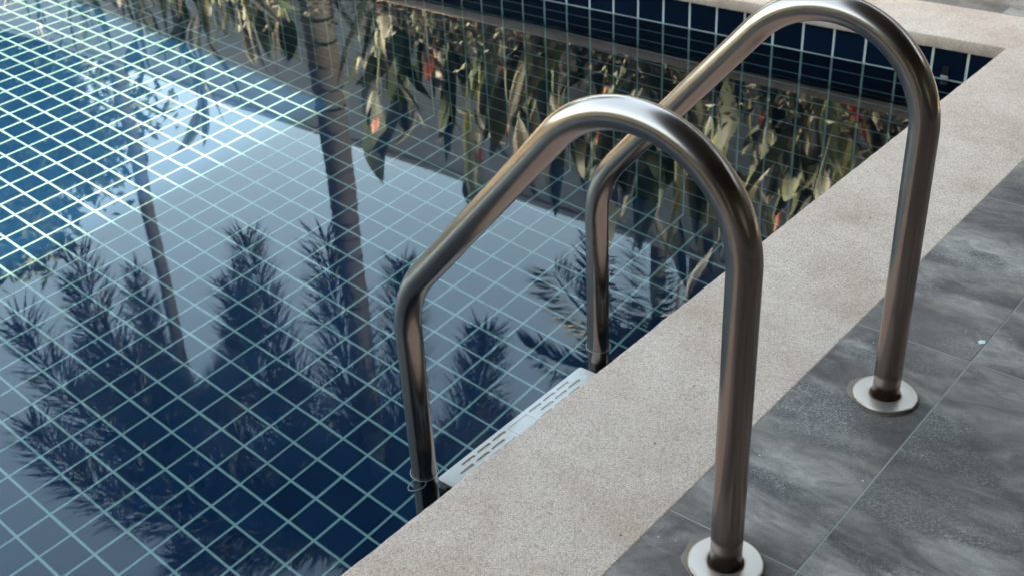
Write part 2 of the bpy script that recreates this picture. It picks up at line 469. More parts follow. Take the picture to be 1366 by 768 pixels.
me = mesh('floor_tiles', rest_v, rest_f); me.materials.append(TILE_M)
link('floor_tiles', me, parent=pool_floor, kind='stuff')

# far wall
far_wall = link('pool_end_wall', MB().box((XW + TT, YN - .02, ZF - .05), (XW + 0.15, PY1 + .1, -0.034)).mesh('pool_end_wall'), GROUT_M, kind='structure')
rest_v, rest_f = [], []
rows = []
zt = ZW - 0.001
rows.append((zt, -0.034))
k = 0
while zt - TILE > ZF - 0.01:
    rows.append((zt - TILE, zt)); zt -= TILE
rows.append((ZF - 0.01, zt))
ROT_W = Matrix(((0, 0, -1, 0), (1, 0, 0, 0), (0, -1, 0, 0), (0, 0, 0, 1)))   # tile face looks to -x
wc = []
WALL_ME = tile_mesh(TW, TW, DARK_TILE_M)
for ri, (z0, z1) in enumerate(rows):
    for j in range(0, int(PY1 / TILE)):
        y = YG + (j + 0.5) * TILE
        z = (z0 + z1) / 2
        Q = Vector((XW, y, ZW)) - CAM; zz = Q.dot(FW)
        u = 683 + 1533.4 * Q.dot(RT) / zz
        inside = u > 380 and z1 - z0 > 0.03
        wc.append((inside, abs(z - ZW) * 1.0 + abs(y - 1.2) * 0.45, y, z, z1 - z0))
pick = set((c[2], c[3]) for c in sorted([c for c in wc if c[0]], key=lambda c: c[1])[:300])
for ins, sz, y, z, h in wc:
    hh = h - GAP if h > 0.03 else h * 0.5
    me = WALL_ME if abs(h - TILE) < 1e-6 else PART_ME.setdefault(('w', round(h, 4)), tile_mesh(TW, hh, DARK_TILE_M))
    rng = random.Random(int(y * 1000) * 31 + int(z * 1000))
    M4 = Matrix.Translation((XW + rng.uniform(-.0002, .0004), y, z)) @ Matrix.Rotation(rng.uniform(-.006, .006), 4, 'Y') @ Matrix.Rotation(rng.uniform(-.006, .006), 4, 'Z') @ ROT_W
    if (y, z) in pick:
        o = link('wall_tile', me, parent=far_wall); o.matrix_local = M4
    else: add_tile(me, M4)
me = mesh('wall_tiles', rest_v, rest_f); me.materials.append(DARK_TILE_M)
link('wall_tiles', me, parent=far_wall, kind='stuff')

# the three walls the picture does not look at carry tile as well
def plain_wall(name, org, du, dv, nu, nv, nrm):
    """wall of tiles in the plane org + u*du + v*dv"""
    w = MB(); org = Vector(org); du = Vector(du); dv = Vector(dv); nrm = Vector(nrm)
    a = org - nrm * TT; w.quad(a, a + du * nu * TILE, a + du * nu * TILE + dv * nv * TILE, a + dv * nv * TILE)
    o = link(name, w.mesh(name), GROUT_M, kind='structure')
    t = MB(); hg = GAP / 2
    for i in range(nu):
        for j in range(nv):
            p0 = org + du * (i * TILE + hg) + dv * (j * TILE + hg)
            t.quad(p0, p0 + du * TW, p0 + du * TW + dv * TW, p0 + dv * TW)
    link('side_tiles', t.mesh('side_tiles'), TILE_M, parent=o, kind='stuff')
plain_wall('pool_side_wall', (PX0, YN, ZF), (1, 0, 0), (0, 0, 1), 81, 15, (0, 1, 0))
plain_wall('pool_opposite_wall', (XW, PY1, ZF), (-1, 0, 0), (0, 0, 1), 81, 15, (0, -1, 0))
plain_wall('pool_start_wall', (PX0 + .01, PY1, ZF), (0, -1, 0), (0, 0, 1), 66, 15, (1, 0, 0))

# water
NXW, NYW = 160, 130
wv, wf = [], []
for jw in range(NYW + 1):
    for iw in range(NXW + 1):
        xw = PX0 - .02 + (XW + .021 - PX0) * iw / NXW; yw = YN - .001 + (PY1 + .021 - YN) * jw / NYW
        rip = 0.00007 * math.sin(9.1 * xw + 4.3 * yw + 1.2) + 0.00006 * math.sin(-5.2 * xw + 10.7 * yw) + 0.00005 * math.sin(14.3 * xw + 2.1 * yw + 2.0) + 0.00009 * math.sin(3.1 * xw - 4.6 * yw)
        wv.append((xw, yw, ZW + rip))
for jw in range(NYW):
    for iw in range(NXW):
        a = jw * (NXW + 1) + iw; wf.append((a, a + 1, a + NXW + 2, a + NXW + 1))
wat = link('pool_water', mesh('pool_water', wv, wf, True), WATER_M, kind='structure')
try:
    wat.cycles.is_caustics_caster = True
    for o in S.objects:
        if o.type == 'MESH' and o is not wat: o.cycles.is_caustics_receiver = True
except Exception as e: print('caustics', e)

# ------------------------------------------------------------------ pool ladder
ladder = empty('pool_ladder', (0.19, -0.39, 0), label='brushed steel pool ladder with two curved handrails and white treads at the pool edge', cat='ladder')
TR = 0.0208
def fillet(P, rads, n=14):
    out = [Vector(P[0])]
    for i in range(1, len(P) - 1):
        p, a, b = Vector(P[i]), Vector(P[i-1]), Vector(P[i+1])
        u = (a - p).normalized(); v = (b - p).normalized(); ang = u.angle(v)
        t = rads[i-1] / math.tan(ang / 2)
        s, e = p + u * t, p + v * t
        c = p + (u + v).normalized() * (rads[i-1] / math.sin(ang / 2))
        a0 = s - c; a1 = e - c; th = a0.angle(a1)
        for k in range(n + 1):
            q = k / n
            d = (a0 * math.sin((1 - q) * th) + a1 * math.sin(q * th)) / math.sin(th)
            out.append(c + d)
    out.append(Vector(P[-1])); return out
def straight(P, step=0.05):
    out = [P[0]]
    for a, b in zip(P, P[1:]):
        k = max(1, int((b - a).length / step))
        for q in range(1, k + 1): out.append(a.lerp(b, q / k))
    return out
def rail(x, dy):
    yp, yl = -0.392 + dy, 0.167 + dy * 1.5
    # post, bow over the top, long slope, leg standing in the water
    pts = []
    # vertical post up to the bow
    zc = 0.4425; rr_ = 0.151
    pts.append(Vector((x, yp, 0.002)))
    pts.append(Vector((x, yp, zc)))
    # bow: circular arc from the post until it meets the slope direction
    sl = Vector((0, 0.669, -0.743)).normalized()
    c = Vector((x, yp + rr_, zc))
    a_end = math.atan2(sl.y, -sl.z)       # angle on the arc where the tangent equals the slope
    a_end = math.pi / 2 + math.asin(0.743)
    n = 40
    for k in range(1, n + 1):
        a = a_end * k / n
        pts.append(c + Vector((0, -rr_ * math.cos(a), rr_ * math.sin(a))))
    pe = pts[-1]
    # slope down to the leg axis
    t = (yl - pe.y) / sl.y
    corner = pe + sl * t
    tail = fillet([pe, corner, (x, yl, -1.15)], [0.17], 18)
    pts += tail[1:]
    pts = straight(pts)
    return pts, yp, yl
rails = []
for x, dy in ((-0.0415, 0.0), (0.4215, -0.009)):
    pts, yp, yl = rail(x, dy)
    org = Vector(ladder.location)
    o = link('handrail', MB().tube([p_ - Vector((x, 0, 0)) for p_ in pts], TR, 40).mesh('handrail', True), STEEL_M, parent=ladder)
    o.matrix_parent_inverse = Matrix.Identity(4); o.location = Vector((x, 0, 0)) - org
    fl = MB().lathe([(TR - .001, 0.0026), (TR + 0.0010, 0.0026), (TR + 0.0018, 0.0042), (TR + 0.0040, 0.0050), (0.0275, 0.0053), (0.038, 0.0052), (0.0458, 0.0050), (0.0470, 0.00495), (0.0481, 0.0047), (0.0491, 0.0040), (0.0496, 0.0030), (0.0497, 0.0026), (0.0497, 0.0008), (0.0495, 0.0003), (0.0485, -0.0003), (TR, -0.0003)], 64)
    f_ = link('flange', fl.mesh('flange', True), FLANGE_M, parent=ladder); f_.location = Vector((x, yp, 0.0018)) - org
    rails.append((x, yp, yl))
# treads
def tread_mesh(Lx, Ly, T):
    bm = bmesh.new()
    def loop(pts, z): 
        vs = [bm.verts.new((px, py, z)) for px, py in pts]
        return vs, [bm.edges.new((vs[k], vs[(k + 1) % len(vs)])) for k in range(len(vs))]
    def rrect(x0, y0, x1, y1, r_, n=5):
        P = []
        for cx, cy, a0 in ((x1 - r_, y1 - r_, 0), (x0 + r_, y1 - r_, 90), (x0 + r_, y0 + r_, 180), (x1 - r_, y0 + r_, 270)):
            for k in range(n + 1):
                a = R(a0 + 90 * k / n); P.append((cx + r_ * math.cos(a), cy + r_ * math.sin(a)))
        return P
    ov, oe = loop(rrect(-Lx / 2, -Ly / 2, Lx / 2, Ly / 2, 0.006), 0)
    slots = []
    rows_ = 5; w = 0.0066
    for r_ in range(rows_):
        y = Ly / 2 - 0.011 - r_ * 0.0135
        for side in (-1, 1):
            for k in range(4):
                a = 0.034 + (r_ % 2) * 0.018 + k * 0.0405; b = a + 0.033
                if b > Lx / 2 - 0.012: continue
                slots.append((min(side * a, side * b), y - w / 2, max(side * a, side * b), y + w / 2))
    for s in slots: slots_v = loop(rrect(*s, w / 2 - .0002, 4), 0)
    # outlined square in the middle
    bmesh.ops.triangle_fill(bm, use_beauty=True, use_dissolve=False, edges=list(bm.edges))
    bm.normal_update()
    for f in bm.faces:
        if f.normal.z < 0: f.normal_flip()
    # holes: boundary loops other than the outer one go down
    outer = set(ov)
    be = [e for e in bm.edges if e.is_boundary]
    r2 = bmesh.ops.extrude_edge_only(bm, edges=be)
    nv = [v for v in r2['geom'] if isinstance(v, bmesh.types.BMVert)]
    for v in nv:
        onedge = abs(abs(v.co.x) - Lx / 2) < 0.0065 or abs(abs(v.co.y) - Ly / 2) < 0.0065
        v.co.z = -T if onedge else -0.006
    bmesh.ops.recalc_face_normals(bm, faces=bm.faces)
    me = bpy.data.meshes.new('tread'); bm.to_mesh(me); bm.free()
    return me, slots
LX, LY = 0.398, 0.088
tm, slots = tread_mesh(LX, LY, 0.028)
ORG = Vector(ladder.location)
for k in range(3):
    z = -0.187 - 0.28 * k
    tr = link('tread', tm, WHITE_M, parent=ladder)
    loc = Vector((0.1885, 0.172 - LY / 2, z)); tr.location = loc - ORG
    sf = MB().box((-LX / 2 + .004, -LY / 2 + .004, -0.027), (LX / 2 - .004, LY / 2 - .004, -0.006))
    b_ = link('tread_core', sf.mesh('tread_core'), WHITE_M, parent=tr)
    if k == 0:
        fr = MB(); a = 0.027
        for (x0, y0, x1, y1) in ((-a, -0.036, a, -0.0335), (-a, 0.0335, a, 0.036), (-a, -0.0334, -a + .0025, 0.0334), (a - .0025, -0.0334, a, 0.0334)):
            fr.box((x0, y0, 0.0003), (x1, y1, 0.0019))
        link('raised_frame', fr.mesh('raised_frame'), WHITE_M, parent=tr)
    for sx in (-1, 1):
        cb = link('tread_bracket', bevel_mesh('tread_bracket', MB().box((-0.011, -0.018, -0.026), (0.011, 0.018, -0.003)).mesh('tread_bracket'), .002), RUBBER_M, parent=tr)
        cb.location = (sx * (LX / 2 + 0.012), 0.0, 0)
# thin wire rings left round the legs at the waterline
for x, yp, yl in rails:
    ring = []
    for k in range(41):
        a = 2 * math.pi * k / 40
        ring.append((math.cos(a) * (TR + .0022), math.sin(a) * (TR + .0022), 0.0016 * math.sin(a + 0.6)))
    wr = link('wire_ring', MB().tube(ring, 0.0006, 6, False).mesh('wire_ring', True), simple('dull_wire', (0.32, 0.3, 0.28), 0.4, 0.2, 20, metal=0.6) if 'dull_wire' not in bpy.data.materials else bpy.data.materials['dull_wire'], parent=ladder)
    wr.location = Vector((x, yl, ZW + 0.004)) - ORG
x, yp, yl = rails[0]
ring = [(math.cos(a) * .017, math.sin(a) * .012, 0.001 * math.sin(2 * a)) for a in [2 * math.pi * k / 32 for k in range(33)]]
lp = link('wire_ring', MB().tube(ring, 0.0006, 6, False).mesh('wire_loop', True), bpy.data.materials['dull_wire'], parent=ladder)
lp.location = Vector((x - 0.030, yl - 0.012, ZW + 0.0025)) - ORG

# pool inlet by the corner
inl = empty('pool_inlet', (XW, 0.158, -0.10), label='small square wall inlet with white lip near the pool corner', cat='inlet')
link('recess', bevel_mesh('recess', MB().box((-0.003, -0.010, -0.014), (0.002, 0.010, 0.012)).mesh('recess'), .001, 1), RUBBER_M, parent=inl)
link('lip', bevel_mesh('lip', MB().box((-0.004, -0.010, -0.0235), (0.002, 0.012, -0.0145)).mesh('lip'), .001, 1), JOINT_M, parent=inl)

# stains and flecks on the deck
STAIN_M = simple('rust_stain', (0.20, 0.135, 0.10), 0.8, 0.4, 60)
def patch(name, pts, z, mat, parent):
    c = Vector((sum(p_[0] for p_ in pts) / len(pts), sum(p_[1] for p_ in pts) / len(pts), 0))
    n = len(pts); v = [(x - c.x, y - c.y, z) for x, y in pts] + [(x - c.x, y - c.y, z - .0012) for x, y in pts]
    f = [tuple(range(n))] + [(k, n + k, n + (k + 1) % n, (k + 1) % n) for k in range(n)]
    o = link(name, mesh(name, v, f), mat, parent=parent); o.location = c; return o
for x, yp, yl in rails:
    pts = []
    for k in range(48):
        a = 2 * math.pi * k / 48
        rr_ = 0.0503 + 0.0010 * math.sin(3 * a + x * 9) + random.uniform(-.0007, .0007)
        w = max(0, math.cos(a - R(84))) ** 10 + 0.75 * max(0, math.cos(a - R(118))) ** 24
        rr_ += 0.009 * w
        pts.append((x + rr_ * math.cos(a), yp + rr_ * math.sin(a)))
    patch('rust_stain', pts, 0.0013, STAIN_M, deck)
CHIP_M = simple('white_paint_fleck', (0.62, 0.60, 0.56), 0.7, 0.1, 30)
patch('paint_fleck', [(0.645, -0.464), (0.652, -0.471), (0.660, -0.468), (0.657, -0.461), (0.651, -0.459)], 0.0016, CHIP_M, deck)
rg = random.Random(5)
for k in range(15):
    x = rg.uniform(-0.1, 0.9); y = rg.uniform(-0.62, -0.29); r_ = rg.uniform(0.0007, 0.0018)
    patch('paint_fleck', [(x + r_ * math.cos(a) * rg.uniform(.6, 1.2), y + r_ * math.sin(a)) for a in (0, 1.1, 2.2, 3.3, 4.4, 5.4)], 0.0016, CHIP_M, deck)

# ------------------------------------------------------------------ garden wall behind the bed
gw = empty('garden_wall', (XB1, 8, 0), label='plain grey plastered garden wall behind the flower bed', cat='wall')
link('wall_body', MB().box((0, -14, -0.05), (0.16, 30, 1.93)).mesh('wall_body'), PLASTER_M, parent=gw)
link('wall_cap', bevel_mesh('wall_cap', MB().box((-0.02, -14.02, 1.9302), (0.18, 30.02, 1.972)).mesh('wall_cap'), .006), PLASTER_M, parent=gw)

# ------------------------------------------------------------------ bed plants
def leaf_mesh(name, Ln, Wd, curl, fold, mat, twist=0.0, seg=9, petiole=0.12):
    v = []; f = []; uv = []
    for i in range(seg + 1):
        t = i / seg
        if t < petiole: w = 0.05
        else:
            q = (t - petiole) / (1 - petiole)
            w = max(0.0, math.sin(math.pi * q ** 0.72)) ** 0.85
        w = max(w, 0.03) * Wd / 2
        a = curl * t * t
        # blade bends backwards along an arc
        z = Ln * (math.sin(curl * t) / curl if abs(curl) > 1e-3 else t)
        y = Ln * ((1 - math.cos(curl * t)) / curl if abs(curl) > 1e-3 else 0)
        tw = twist * t
        for s_ in (-1, -0.5, 0, 0.5, 1):
            x = s_ * w
            lift = abs(s_) * w * fold + 0.06 * w * math.sin(t * 17 + s_)
            xx = x * math.cos(tw) - lift * math.sin(tw); ll = x * math.sin(tw) + lift * math.cos(tw)
            yy = y - ll * math.cos(curl * t); zz = z + ll * math.sin(curl * t)
            v.append((xx, yy, zz)); uv.append((s_, t))
    for i in range(seg):
        for k in range(4):
            a = i * 5 + k; f.append((a, a + 1, a + 6, a + 5))
    me = mesh(name, v, f, True)
    ul = me.uv_layers.new(name='uv')
    for lo in me.loops: ul.data[lo.index].uv = uv[lo.vertex_index]
    me.materials.append(mat); return me
LM_CREAM = mat_leaf('cream_striped_leaf', (0.085, 0.092, 0.072), (0.47, 0.435, 0.40))
LM_OLIVE = mat_leaf('olive_yellow_leaf', (0.095, 0.115, 0.062), (0.26, 0.265, 0.15))
LM_DARK = mat_leaf('dark_green_leaf', (0.018, 0.032, 0.022), (0.035, 0.055, 0.03), 0.6, True, 0.1)
LM_RED = mat_leaf('red_bract', (0.42, 0.05, 0.07), (0.60, 0.36, 0.22))
STEM_M = simple('plant_stem', (0.07, 0.085, 0.04), 0.6, 0.3, 20)
LEAVES = {
 'cream': [leaf_mesh('leaf_cream', 0.42, 0.085, -0.9, 0.35, LM_CREAM, 0.7), leaf_mesh('leaf_cream', 0.33, 0.075, -1.7, 0.25, LM_CREAM, -0.8), leaf_mesh('leaf_cream', 0.48, 0.06, -0.5, 0.5, LM_CREAM, 1.2), leaf_mesh('leaf_cream', 0.24, 0.085, -1.1, 0.3, LM_CREAM, 0.3)],
 'olive': [leaf_mesh('leaf_olive', 0.55, 0.055, -0.8, 0.4, LM_OLIVE, 0.5), leaf_mesh('leaf_olive', 0.42, 0.085, -1.5, 0.3, LM_OLIVE, -0.6), leaf_mesh('leaf_olive', 0.30, 0.08, -0.6, 0.3, LM_OLIVE, 0.8)],
 'dark': [leaf_mesh('leaf_dark', 0.46, 0.13, -0.9, 0.3, LM_DARK, 0.4), leaf_mesh('leaf_dark', 0.36, 0.12, -1.5, 0.25, LM_DARK, -0.4), leaf_mesh('leaf_dark', 0.55, 0.10, -0.5, 0.4, LM_DARK, 0.3)],
 'red': [leaf_mesh('bract', 0.20, 0.06, -0.8, 0.5, LM_RED, 0.3), leaf_mesh('bract', 0.14, 0.05, -1.3, 0.4, LM_RED, 0)],
}
def make_plant(name, label, loc, H, mix, nst, seed, group, spread=0.16):
    rg = random.Random(seed)
    t = empty(name, loc, label=label, cat='plant', group=group)
    for s_ in range(nst):
        a = rg.uniform(0, 6.283); r0 = rg.uniform(0.01, spread * 0.6)
        lean = rg.uniform(0.03, 0.22); h = H * rg.uniform(0.62, 1.0)
        b0 = Vector((r0 * math.cos(a), r0 * math.sin(a), -0.02))
        tp = b0 + Vector((lean * h * math.cos(a), lean * h * math.sin(a), h * 0.72))
        mid = (b0 + tp) / 2 + Vector((rg.uniform(-.02, .02), rg.uniform(-.02, .02), 0))
        link('stem', MB().tube([b0, mid, tp], [0.009, 0.007, 0.004], 7).mesh('stem', True), STEM_M, parent=t)
        nl = rg.randint(6, 9)
        for k in range(nl):
            q = 0.30 + 0.70 * k / (nl - 1)
            p_ = b0.lerp(tp, q)
            kind = rg.choices([m_[0] for m_ in mix], [m_[1] for m_ in mix])[0]
            me = rg.choice(LEAVES[kind])
            az = a * 0.3 + k * 2.4 + rg.uniform(-.6, .6)
            tilt = (1.0 - 0.7 * q) + rg.uniform(-.5, .6)
            o = link('leaf' if kind != 'red' else 'bract', me, parent=t)
            sc = rg.uniform(0.8, 1.35)
            o.matrix_local = Matrix.Translation(p_) @ Matrix.Rotation(az, 4, 'Z') @ Matrix.Rotation(-tilt, 4, 'X') @ Matrix.Diagonal((sc, sc, sc, 1))
    return t
GP = 'leafy plants in the flower bed along the garden wall'
ORD = ['second', 'third', 'fourth', 'fifth', 'sixth', 'seventh', 'eighth', 'ninth', 'tenth', 'eleventh', 'twelfth', 'thirteenth', 'fourteenth', 'fifteenth', 'sixteenth']
rgp = random.Random(77)
KINDS = {   # leaf mix and the words for it
 'dark': ([('dark', 5), ('cream', 3), ('red', 2)], 'dark green'),
 'red': ([('dark', 4), ('red', 5), ('cream', 3), ('olive', 2)], 'red bracted'),
 'gold': ([('olive', 4), ('dark', 3), ('cream', 2), ('red', 1)], 'yellow leaved'),
 'pale': ([('cream', 6), ('olive', 2), ('dark', 1)], 'cream striped'),
 'mixed': ([('cream', 4), ('olive', 4), ('dark', 2), ('red', 1)], 'olive and cream'),
}
right = ['dark', 'red', 'mixed', 'pale', 'red', 'gold', 'dark', 'red', 'pale', 'dark', 'red', 'gold', 'dark', 'pale', 'mixed', 'pale']
left = ['pale', 'mixed', 'pale', 'mixed', 'pale', 'dark', 'pale', 'mixed', 'pale', 'dark', 'pale']
PL = []
y = 0.30
for k, kd in enumerate(right):
    w = 'nearest the pool corner' if k == 0 else ORD[k - 1] + ' from the pool corner'
    PL.append((y + rgp.uniform(-.05, .05), 3.30 + 0.34 * (k % 2) + rgp.uniform(-.05, .05), rgp.uniform(1.7, 2.15), KINDS[kd][0], 4, KINDS[kd][1] + ' bed plant, ' + w))
    y += 0.275
y = 5.15
for k, kd in enumerate(left):
    w = 'next to the tall palm on its far side' if k == 0 else ORD[k - 1] + ' beyond the tall palm'
    PL.append((y + rgp.uniform(-.06, .06), 3.30 + 0.34 * (k % 2) + rgp.uniform(-.05, .05), rgp.uniform(1.6, 2.0), KINDS[kd][0], 4, KINDS[kd][1] + ' bed plant, ' + w))
    y += 0.36
for k, (y, x, H, mix, ns, lab) in enumerate(PL):
    if abs(y - 4.42) < 0.42: x = 3.76          # room for the palm trunk
    make_plant('bed_plant', lab, (x, y, -0.01), H, mix, ns, 100 + k, GP)

# low hedge in front of the plants
def foliage(n, fn, size, rg, aspect=0.45):
    v = []; f = []
    for _ in range(n):
        p_ = Vector(fn(rg)); d = Vector((rg.gauss(0, 1), rg.gauss(0, 1), rg.gauss(0, 1))).normalized()
        u = d.orthogonal().normalized(); u.rotate(Matrix.Rotation(rg.uniform(0, 6.28), 3, d)); w = d.cross(u)
        s_ = size * rg.uniform(0.6, 1.3); k = len(v)
        v += [tuple(p_), tuple(p_ + u * s_ * .5 + w * s_ * aspect * .5 + d * s_ * .08), tuple(p_ + u * s_), tuple(p_ + u * s_ * .5 - w * s_ * aspect * .5 + d * s_ * .08)]
        f.append((k, k + 1, k + 2, k + 3))
    return v, f
def mat_foliage(name, c0, c1, scale=3.0, trans=0.2):
    M, nt, b = newmat(name); geo = N(nt, 'NewGeometry')
    n = N(nt, 'TexNoise', Scale=scale, Detail=3.0); L(nt, geo, 'Position', n, 'Vector')
    r = ramp(nt, [(0.3, c0), (0.7, c1)]); L(nt, n, 0, r, 0); L(nt, r, 0, b, 'Base Color')
    b.inputs['Roughness'].default_value = 0.5
    tb = N(nt, 'BsdfTranslucent'); L(nt, r, 0, tb, 0); mx = N(nt, 'MixShader'); mx.inputs[0].default_value = trans
    L(nt, b, 0, mx, 1); L(nt, tb, 0, mx, 2); L(nt, mx, 0, nt.nodes['Material Output'], 0)
    return M
rg = random.Random(21)
hv, hf = foliage(7000, lambda r: (3.16 + r.gauss(0, .07), r.uniform(0.2, 9.0), 0.02 + 0.60 * r.random() ** 0.7 + 0.06 * math.sin(r.uniform(0, 6))), 0.05, rg)
hd = empty('low_hedge', (3.14, 4.5, 0), label='low small-leaved hedge along the front of the flower bed', cat='hedge')
ho = link('foliage', mesh('foliage', hv, hf), mat_foliage('hedge_leaf', (0.014, 0.018, 0.015), (0.22, 0.20, 0.16), 45), parent=hd)
ho.location = Vector((0, 0, 0)) - Vector(hd.location)

# unseen hedges, added to put dark bands in the rail reflections
HEDGE_M = mat_foliage('added_hedge_leaf', (0.012, 0.018, 0.010), (0.035, 0.05, 0.022), 6)
def added_hedge(name, label, lo, hi, n, seed):
    lo, hi = Vector(lo), Vector(hi); c = (lo + hi) / 2; rg = random.Random(seed)
    e = empty(name, (c.x, c.y, 0), label=label, cat='hedge')
    sz = hi - lo
    def fn(r):
        p_ = [r.uniform(-.5, .5) for _ in range(3)]; k = r.choice((0, 0, 1, 2)) if sz.x < sz.y else r.choice((1, 1, 0, 2))
        p_[k] = r.choice((-.5, .5)) if k < 2 else .5
        return (p_[0] * sz.x + r.gauss(0, .04), p_[1] * sz.y + r.gauss(0, .04), lo.z + (p_[2] + .5) * sz.z + r.gauss(0, .04))
    v, f = foliage(n, fn, 0.16, rg, .5)
    link('foliage', mesh('foliage', v, f), HEDGE_M, parent=e)
    b_ = MB().box((-sz.x / 2 + .08, -sz.y / 2 + .08, 0), (sz.x / 2 - .08, sz.y / 2 - .08, hi.z - .08))
    link('dark_core', b_.mesh('dark_core'), simple('added_hedge_core', (0.012, 0.014, 0.009), 0.95, 0.3, 12), parent=e)  # plain dark box filling the added hedge
added_hedge('added_hedge', 'unseen tall dark hedge beyond the near end of the pool, added for rail reflections', (-8.3, -3.5, 0), (-7.5, 9.2, 2.6), 9000, 61)
added_hedge('added_hedge', 'unseen waist high dark hedge along the left side of the pool, added for rail reflections', (-7.4, 8.4, 0), (1.6, 9.1, 1.5), 7000, 62)

# ------------------------------------------------------------------ palms
BARK_M = simple('palm_bark', (0.036, 0.034, 0.036), 0.9, 0.35, 6)
SHAFT_M = simple('palm_crownshaft', (0.16, 0.19, 0.10), 0.5, 0.2, 6)
FROND_M = mat_foliage('palm_frond', (0.012, 0.018, 0.009), (0.028, 0.038, 0.016), 1.4, 0.08)
def bez(P, t):
    a, b, c, d = P; s_ = 1 - t
    return a * s_**3 + b * (3 * s_ * s_ * t) + c * (3 * s_ * t * t) + d * t**3
def frond_mesh(P, nl, ll, wd, rg, plume=True):
    mb = MB(); pts = [bez(P, k / 16) for k in range(17)]
    mb.tube(pts, [0.022 * (1 - 0.9 * k / 16) + .002 for k in range(17)], 5)
    for i in range(nl):
        t = 0.14 + 0.86 * i / nl
        p_ = bez(P, t); tg = (bez(P, min(1, t + .01)) - bez(P, max(0, t - .01))).normalized()
        side = tg.cross(Vector((0, 0, 1)))
        if side.length < 0.05: side = Vector((1, 0, 0))
        side.normalize(); up = side.cross(tg).normalized()
        env = min(1.0, 0.45 + 2.2 * t) * (1.0 if t < 0.8 else 1.0 - 1.6 * (t - 0.8))
        for sg in ((0, 1, 2) if plume else (0, 1)):
            a = rg.uniform(0, 6.283) if plume else (0.25 + rg.uniform(-.2, .2)) + (math.pi - 0.5) * sg
            d = (side * math.cos(a) + up * math.sin(a))
            d = (d * 0.85 + tg * rg.uniform(0.15, 0.75)).normalized()
            l_ = ll * env * rg.uniform(0.75, 1.1)
            e = p_ + d * l_ + Vector((0, 0, -0.2 * l_ * rg.uniform(.3, 1.2)))
            mid = p_ + d * l_ * 0.55
            wv = d.cross(tg); 
            if wv.length < 1e-3: wv = up
            wv = wv.normalized() * wd; n = len(mb.v)
            mb.v += [tuple(p_ - wv * .4), tuple(mid - wv), tuple(e), tuple(mid + wv), ]
            mb.f.append((n, n + 1, n + 2, n + 3))
    return mb.mesh('frond')
def palm(name, label, base, Htrunk, r0, r1, tips, seed, nl=90, ll=0.34, wd=0.012, plume=True, group='palm trees in the garden', shaft=0.55):
    rg = random.Random(seed)
    base = Vector(base); t = empty(name, base, label=label, cat='palm tree', group=group)
    zs = [k / 24 for k in range(25)]
    mb = MB(); mb.tube([(0.02 * math.sin(q * 5), 0.02 * math.cos(q * 4), -0.05 + q * Htrunk) for q in zs], [r0 + (r1 - r0) * q ** 0.8 + 0.25 * r0 * max(0, 1 - q * 9) + rg.uniform(-.004, .004) for q in zs], 16)
    link('trunk', mb.mesh('trunk', True), BARK_M, parent=t)
    rings = MB()
    k = 0.25
    while k < Htrunk - 0.2:
        q = k / Htrunk; rr_ = r0 + (r1 - r0) * q ** .8
        rings.lathe([(rr_ - .01, -.012), (rr_ + .006, 0), (rr_ - .01, .012)], 16, (0.02 * math.sin(q * 5), 0.02 * math.cos(q * 4), k)); k += rg.uniform(.10, .16)
    link('leaf_scar_rings', rings.mesh('leaf_scar_rings', True), BARK_M, parent=t)
    top = Vector((0.02 * math.sin(5), 0.02 * math.cos(4), Htrunk - 0.05))
    link('crownshaft', MB().tube([top, top + Vector((0, 0, shaft * .5)), top + Vector((0, 0, shaft))], [r1 * 1.12, r1 * 0.95, r1 * 0.4], 14).mesh('crownshaft', True), SHAFT_M, parent=t)
    hub = top + Vector((0, 0, shaft * 0.85))
    for tp in tips:
        e = Vector(tp) - base
        hv = e - hub; hor = Vector((hv.x, hv.y, 0)); hl = max(hor.length, 0.25)
        rise = 0.55 + 0.15 * hl
        P = [hub, hub + hor * 0.18 + Vector((0, 0, rise)), Vector((e.x, e.y, max(hub.z, e.z) + 0.15)) - hor * 0.12, e]
        link('frond', frond_mesh(P, nl, ll, wd, rg, plume), FROND_M, parent=t)
    return t
palm('palm_tree', 'tall palm with slim ringed trunk standing in the flower bed', (3.36, 4.42, 0), 3.9, 0.110, 0.074,
     [(3.29, 4.55, 2.26), (2.87, 5.13, 2.68), (2.05, 5.60, 2.25), (1.74, 5.98, 2.7), (4.34, 4.15, 3.5), (2.1, 5.33, 4.75), (2.75, 4.5, 3.75), (4.9, 5.6, 3.6), (3.9, 6.4, 3.1), (4.9, 4.6, 4.8), (3.0, 6.2, 4.3), (3.3, 3.6, 4.9), (1.9, 5.3, 3.4), (2.95, 4.35, 4.6), (2.2, 5.5, 3.0), (1.5, 5.7, 3.3)], 3, nl=430, ll=0.36, wd=.0085)
palm('palm_tree', 'distant palm with thin pale trunk behind the garden wall', (5.93, 11.45, 0), 7.6, 0.11, 0.075,
     [(5.2, 10.9, 5.9), (4.6, 11.4, 6.6), (6.6, 10.7, 6.6), (5.2, 12.6, 6.3), (7.2, 11.6, 6.8), (6.3, 12.9, 6.8), (4.6, 10.2, 7.4), (6.8, 10.0, 8.0), (5.0, 12.9, 8.2)], 4, nl=260, ll=0.42, wd=.012)
palm('palm_tree', 'short arching palm against the dark house corner', (4.75, 2.85, 0), 2.75, 0.06, 0.05,
     [(4.50, 2.50, 2.15), (4.25, 2.95, 2.3), (3.75, 2.5, 2.5), (4.2, 2.2, 2.75), (4.1, 3.4, 3.2), (5.4, 2.4, 2.8), (5.5, 3.4, 3.0), (4.9, 3.9, 3.1), (5.0, 2.0, 3.3)], 5, nl=90, ll=0.34, wd=.012, plume=False, shaft=0.35)

